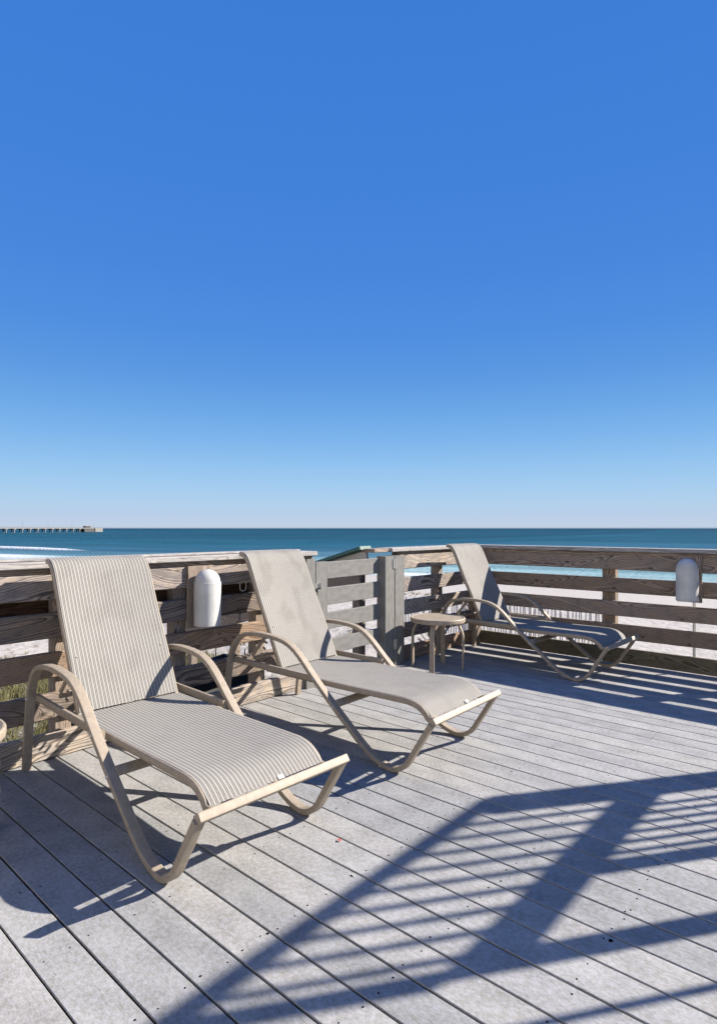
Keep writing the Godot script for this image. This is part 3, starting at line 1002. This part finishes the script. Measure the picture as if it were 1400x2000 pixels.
# ------------------------------------------------------------------ wall lights
func fence_light(label: String, at: Vector3, turn: float, conduit: bool) -> void:
	# local +z points off the fence
	var t := thing("fence_light", label, "lamp", at, turn, "white domed lights on the fences")
	piece("mount_board", wplank(0.40, 0.19, 0.022, 0.003), M.wood_brown, t, Vector3(0, 0.20, 0.0115), Basis(Vector3(0, 1, 0), Vector3(-1, 0, 0), Vector3(0, 0, 1)))
	var body := lathe([Vector2(0.0, 0.018), Vector2(0.080, 0.018), Vector2(0.0865, 0.022), Vector2(0.0865, 0.296), Vector2(0.0855, 0.298), Vector2(0.0815, 0.298), Vector2(0.0812, 0.27), Vector2(0.0, 0.27)], 40)
	piece("housing", body, M.white, t, Vector3(0, 0, 0.098))
	var dome := []
	for i in 13:
		var a := PI / 2 * i / 12.0
		dome.append(Vector2(0.081 * cos(a), 0.299 + 0.081 * sin(a)))
	dome.insert(0, Vector2(0.081, 0.28))
	piece("dome", lathe(dome, 40), M.white, t, Vector3(0, 0, 0.098))
	if conduit:
		piece("conduit", lathe([Vector2(0.0, -0.60), Vector2(0.013, -0.60), Vector2(0.013, 0.02), Vector2(0.0, 0.02)], 12), M.metal, t, Vector3(0.02, 0, -0.060))

func build_lights() -> void:
	fence_light("white domed light on the left fence between the two near loungers", xu(FENCE_X + 0.001, 0.605, 2.205), PI / 2, false)
	fence_light("white domed light on the sea side fence at the right edge", xu(-1.235, 0.615, FENCE_U - 0.001), 0.0, true)

# ------------------------------------------------------------------ pier
func build_pier() -> void:
	# 250 m of pier receding to the right, end house at its tip
	var tip := Vector2(-291.0, 652.0)
	var foot := Vector2(-352.0, 520.0)
	var dv := (tip - foot).normalized()
	var p := thing("fishing_pier", "long concrete fishing pier far off at sea on the left horizon", "pier", from_view(tip.x, SEA, tip.y))
	var at := func(s: float, y: float) -> Vector3:
		var q: Vector2 = tip - dv * s
		return from_view(q.x, y, q.y) - p.position
	var ex: Vector3 = (at.call(0.0, 0.0) - at.call(1.0, 0.0)).normalized()
	var b := Basis(ex, Vector3.UP, ex.cross(Vector3.UP))
	var dm := box_mesh(Vector3(220.0, 0.7, 6.0))
	piece("deck_slab", dm, M.concrete, p, at.call(110.0, 1.35), b)
	var rl := new_st()
	for i in 90:
		for s in [-2.9, 2.9]:
			box_into(rl, Vector3(-110.0 + i * 2.44, 0.36, s - 0.05), Vector3(-109.9 + i * 2.44, 1.4, s + 0.05))
	for s in [-2.9, 2.9]:
		box_into(rl, Vector3(-110.0, 1.4, s - 0.08), Vector3(110.0, 1.52, s + 0.08))
		box_into(rl, Vector3(-110.0, 0.85, s - 0.05), Vector3(110.0, 0.95, s + 0.05))
	piece("railing", rl.commit(), M.concrete, p, at.call(110.0, 1.35), b)
	var bent := new_st()
	box_into(bent, Vector3(-0.9, 3.1, -3.0), Vector3(0.9, 4.0, 3.0))
	var cap_mesh := bent.commit()
	var col := lathe([Vector2(0.55, -1.5), Vector2(0.55, 3.1)], 12)
	for i in 25:
		var cp := piece("bent_cap", cap_mesh, M.concrete, p, at.call(22.0 + i * 8.2, SEA), b)
		for z in [-2.0, 2.0]:
			piece("column", col, M.concrete, cp, Vector3(0, 0, z))
	var house := new_st()
	box_into(house, Vector3(-8.0, 0.9, -4.5), Vector3(5.0, 4.4, 4.5))
	piece("end_platform", house.commit(), M.pier_dark, p, at.call(10.0, SEA - 0.6), b)
	var ep := new_st()
	box_into(ep, Vector3(-5.0, 0.4, -4.2), Vector3(5.0, 4.5, 4.2))
	piece("end_wall", ep.commit(), M.concrete, p, at.call(-1.5, SEA), b)
	var hut := new_st()
	box_into(hut, Vector3(-3.2, 0.0, -1.8), Vector3(3.2, 1.9, 1.8))
	var hp := piece("hut", hut.commit(), M.pier_dark, p, at.call(11.0, 1.7), b)
	var roof := new_st()
	box_into(roof, Vector3(-3.9, 1.9, -2.4), Vector3(3.9, 2.2, 2.4))
	piece("roof", roof.commit(), M.concrete, hp)
	var lamp := lathe([Vector2(0.09, 1.6), Vector2(0.06, 7.0), Vector2(0.25, 7.0), Vector2(0.0, 7.2)], 8)
	for i in 6:
		piece("lamp_post", lamp, M.pier_dark, p, at.call(2.0 + i * 28.0, 0.0), b)

# ------------------------------------------------------------------ small hardware on the left fence
func build_hardware() -> void:
	var hoop := func(r: float, drop: float) -> PackedVector3Array:
		var pts := PackedVector3Array()
		pts.append(Vector3(0, 0.0, -r))
		for i in 13:
			var a := PI * i / 12.0
			pts.append(Vector3(0, -drop - r * sin(a), -r * cos(a)))
		pts.append(Vector3(0, 0.0, r))
		return pts
	var a := piece("steel_hook", sweep(curve_points(Array(hoop.call(0.026, 0.035)), 2), Vector3.RIGHT, 0.003, 0.003, 2.0, 8), M.metal, self, xu(FENCE_X + 0.012, 0.872, 2.555))
	tag(a, "bright steel hoop hanging under the top board beside the middle lounger", "hook")
	var pts := [Vector3(0, 0.05, -0.015), Vector3(0, -0.045, 0.0), Vector3(0, 0.05, 0.012)]
	var v := piece("wire_hook", sweep(PackedVector3Array(pts), Vector3.RIGHT, 0.003, 0.003, 2.0, 8), M.black, self, xu(FENCE_X + 0.006, 0.645, 2.53))
	tag(v, "thin black wire bent in a V on the fence under the steel hoop", "wire")
	var j := piece("black_hook", sweep(curve_points([Vector3(0, 0.03, 0.024), Vector3(0, -0.005, 0.026), Vector3(0, -0.028, 0.012), Vector3(0, -0.028, -0.008), Vector3(0, -0.012, -0.022), Vector3(0, 0.02, -0.024)], 4), Vector3.RIGHT, 0.0045, 0.0045, 2.0, 8), M.black, self, xu(FENCE_X + 0.008, 0.372, 2.60))
	tag(j, "black curved hook on the fence behind the middle lounger's armrest", "hook")

# ------------------------------------------------------------------ grass, sand fence, heap, pole
func blade_mesh(sd: int, blades: int, height: float, spread: float, width: float, lean := 0.5) -> ArrayMesh:
	var st := new_st()
	var r := RandomNumberGenerator.new()
	r.seed = sd
	for i in blades:
		var a := r.randf() * TAU
		var root := Vector3(cos(a), 0, sin(a)) * r.randf() * spread
		var out := Vector3(cos(a + r.randf_range(-0.7, 0.7)), 0, sin(a + r.randf_range(-0.7, 0.7)))
		var hgt := height * r.randf_range(0.5, 1.0)
		var side := out.cross(Vector3.UP).normalized() * width
		var mid := root + Vector3.UP * hgt * 0.6 + out * hgt * lean * 0.3
		var tip := root + Vector3.UP * hgt * r.randf_range(0.75, 1.0) + out * hgt * lean
		var n := side.cross(Vector3.UP).normalized()
		for v in [root - side, mid - side * 0.7, mid + side * 0.7, root - side, mid + side * 0.7, root + side, mid - side * 0.7, tip, mid + side * 0.7]:
			st.set_normal(n)
			st.add_vertex(v)
	return st.commit()

func scatter(called: String, label: String, mesh: Mesh, mat: Material, spots: Array, smin: float, smax: float) -> void:
	var mm := MultiMesh.new()
	mm.transform_format = MultiMesh.TRANSFORM_3D
	mm.mesh = mesh
	mm.instance_count = spots.size()
	for i in spots.size():
		var s := rng.randf_range(smin, smax)
		mm.set_instance_transform(i, Transform3D(Basis(Vector3.UP, rng.randf() * TAU).scaled(Vector3(s, s * rng.randf_range(0.7, 1.2), s)), spots[i]))
	var o := MultiMeshInstance3D.new()
	o.name = called
	o.multimesh = mm
	o.material_override = mat
	add_child(o)
	o.set_meta("kind", "stuff")
	tag(o, label, "grass")

func on_ground(p: Vector2) -> Vector3:
	return Vector3(p.x, ground_height(p.x, p.y) - 0.02, -p.y)

func build_beach_things() -> void:
	var dense := []
	var sparse := []
	for i in 5200:
		var p := Vector2(rng.randf_range(-16.0, -3.9), rng.randf_range(0.2, 7.0))
		var k := nz.get_noise_2d(p.x * 14.0, p.y * 14.0) + 0.35 - 0.13 * absf(p.x + 6.0) + clampf((2.2 - p.y * 0.55) * 0.25, -0.5, 0.4)
		if k > 0.12:
			dense.append(on_ground(p))
	for i in 5200:
		var p := Vector2(rng.randf_range(-26.0, 12.0), rng.randf_range(0.0, 26.0))
		if p.x > -4.0 and p.y < 6.2:
			continue
		var k := nz.get_noise_2d(p.x * 5.0 + 40.0, p.y * 5.0)
		if k > -0.06 + 0.010 * p.length():
			sparse.append(on_ground(p))
	scatter("dune_grass", "dry yellow-green dune grass growing just outside the left fence", blade_mesh(3, 34, 0.26, 0.10, 0.0035), M.grass, dense, 0.5, 1.1)
	scatter("beach_weeds", "scattered small dry weeds and wrack on the white sand", blade_mesh(6, 18, 0.16, 0.07, 0.005, 0.8), M.grass2, sparse, 0.4, 1.2)
	# spiky plant behind the short fence
	var yp := from_view(0.95, 0.0, 7.3)
	var y := thing("spiky_plant", "dark spiky-leaved plant behind the short fence by the corner", "plant", Vector3(yp.x, -0.62, yp.z))
	var ym := []
	for i in 3:
		var st := new_st()
		var tip := Vector3(0.30, 0.75 - 0.12 * i, 0.0)
		var q := [Vector3(0, 0, -0.016), Vector3(0.13, 0.42 - 0.05 * i, -0.022), tip, Vector3(0.13, 0.42 - 0.05 * i, 0.022), Vector3(0, 0, 0.016)]
		var lift := Vector3(0.008, -0.012, 0)
		quad(st, q[0], q[4], q[3], q[1])
		quad(st, q[1], q[3], q[2], q[2])
		quad(st, q[1] + lift, q[0] + lift, q[0], q[1])
		quad(st, q[3], q[4], q[4] + lift, q[3] + lift)
		ym.append(st.commit())
	for i in 22:
		piece("leaf", ym[i % 3], M.yucca, y, Vector3(0, 0.35, 0), Basis(Vector3.UP, i * 2.4) * Basis(Vector3(0, 0, 1), rng.randf_range(-0.7, 0.35)) * Basis.IDENTITY.scaled(Vector3.ONE * rng.randf_range(0.55, 0.85)))
	piece("stem", lathe([Vector2(0.05, -0.1), Vector2(0.045, 0.38), Vector2(0.0, 0.42)], 10), M.wood_dark, y)
	# sand fence of thin pickets
	var f := thing("sand_fence", "low sand fence of thin bleached pickets out on the beach", "fence", from_view(2.6, -0.7, 10.8))
	var pk := new_st()
	for i in 74:
		var t := i / 73.0
		var w := from_view(lerpf(0.8, 4.3, t), 0.0, lerpf(11.6, 10.2, t)) + Vector3(rng.randf_range(-0.02, 0.02), 0, rng.randf_range(-0.02, 0.02))
		w.y = ground_height(w.x, -w.z)
		var lean := Basis(Vector3(0.6, 0, 0.8), rng.randf_range(-0.06, 0.06)) * Basis(Vector3.UP, 0.75)
		var hgt := 0.62 + 0.1 * nz.get_noise_1d(i * 30.0) + rng.randf_range(-0.04, 0.04)
		box_into(pk, Vector3(-0.011, -0.1, -0.004), Vector3(0.011, hgt, 0.004), Transform3D(lean, w - f.position))
	var pks := piece("pickets", pk.commit(), M.picket, f)
	pks.set_meta("kind", "stuff")
	for i in 4:
		var w := from_view(lerpf(0.85, 4.25, i / 3.0), 0.0, lerpf(11.62, 10.22, i / 3.0))
		w.y = ground_height(w.x, -w.z)
		piece("post", lathe([Vector2(0.035, -0.15), Vector2(0.033, 0.82), Vector2(0.0, 0.83)], 10), M.picket, f, w - f.position)
	# dark heap under the left fence
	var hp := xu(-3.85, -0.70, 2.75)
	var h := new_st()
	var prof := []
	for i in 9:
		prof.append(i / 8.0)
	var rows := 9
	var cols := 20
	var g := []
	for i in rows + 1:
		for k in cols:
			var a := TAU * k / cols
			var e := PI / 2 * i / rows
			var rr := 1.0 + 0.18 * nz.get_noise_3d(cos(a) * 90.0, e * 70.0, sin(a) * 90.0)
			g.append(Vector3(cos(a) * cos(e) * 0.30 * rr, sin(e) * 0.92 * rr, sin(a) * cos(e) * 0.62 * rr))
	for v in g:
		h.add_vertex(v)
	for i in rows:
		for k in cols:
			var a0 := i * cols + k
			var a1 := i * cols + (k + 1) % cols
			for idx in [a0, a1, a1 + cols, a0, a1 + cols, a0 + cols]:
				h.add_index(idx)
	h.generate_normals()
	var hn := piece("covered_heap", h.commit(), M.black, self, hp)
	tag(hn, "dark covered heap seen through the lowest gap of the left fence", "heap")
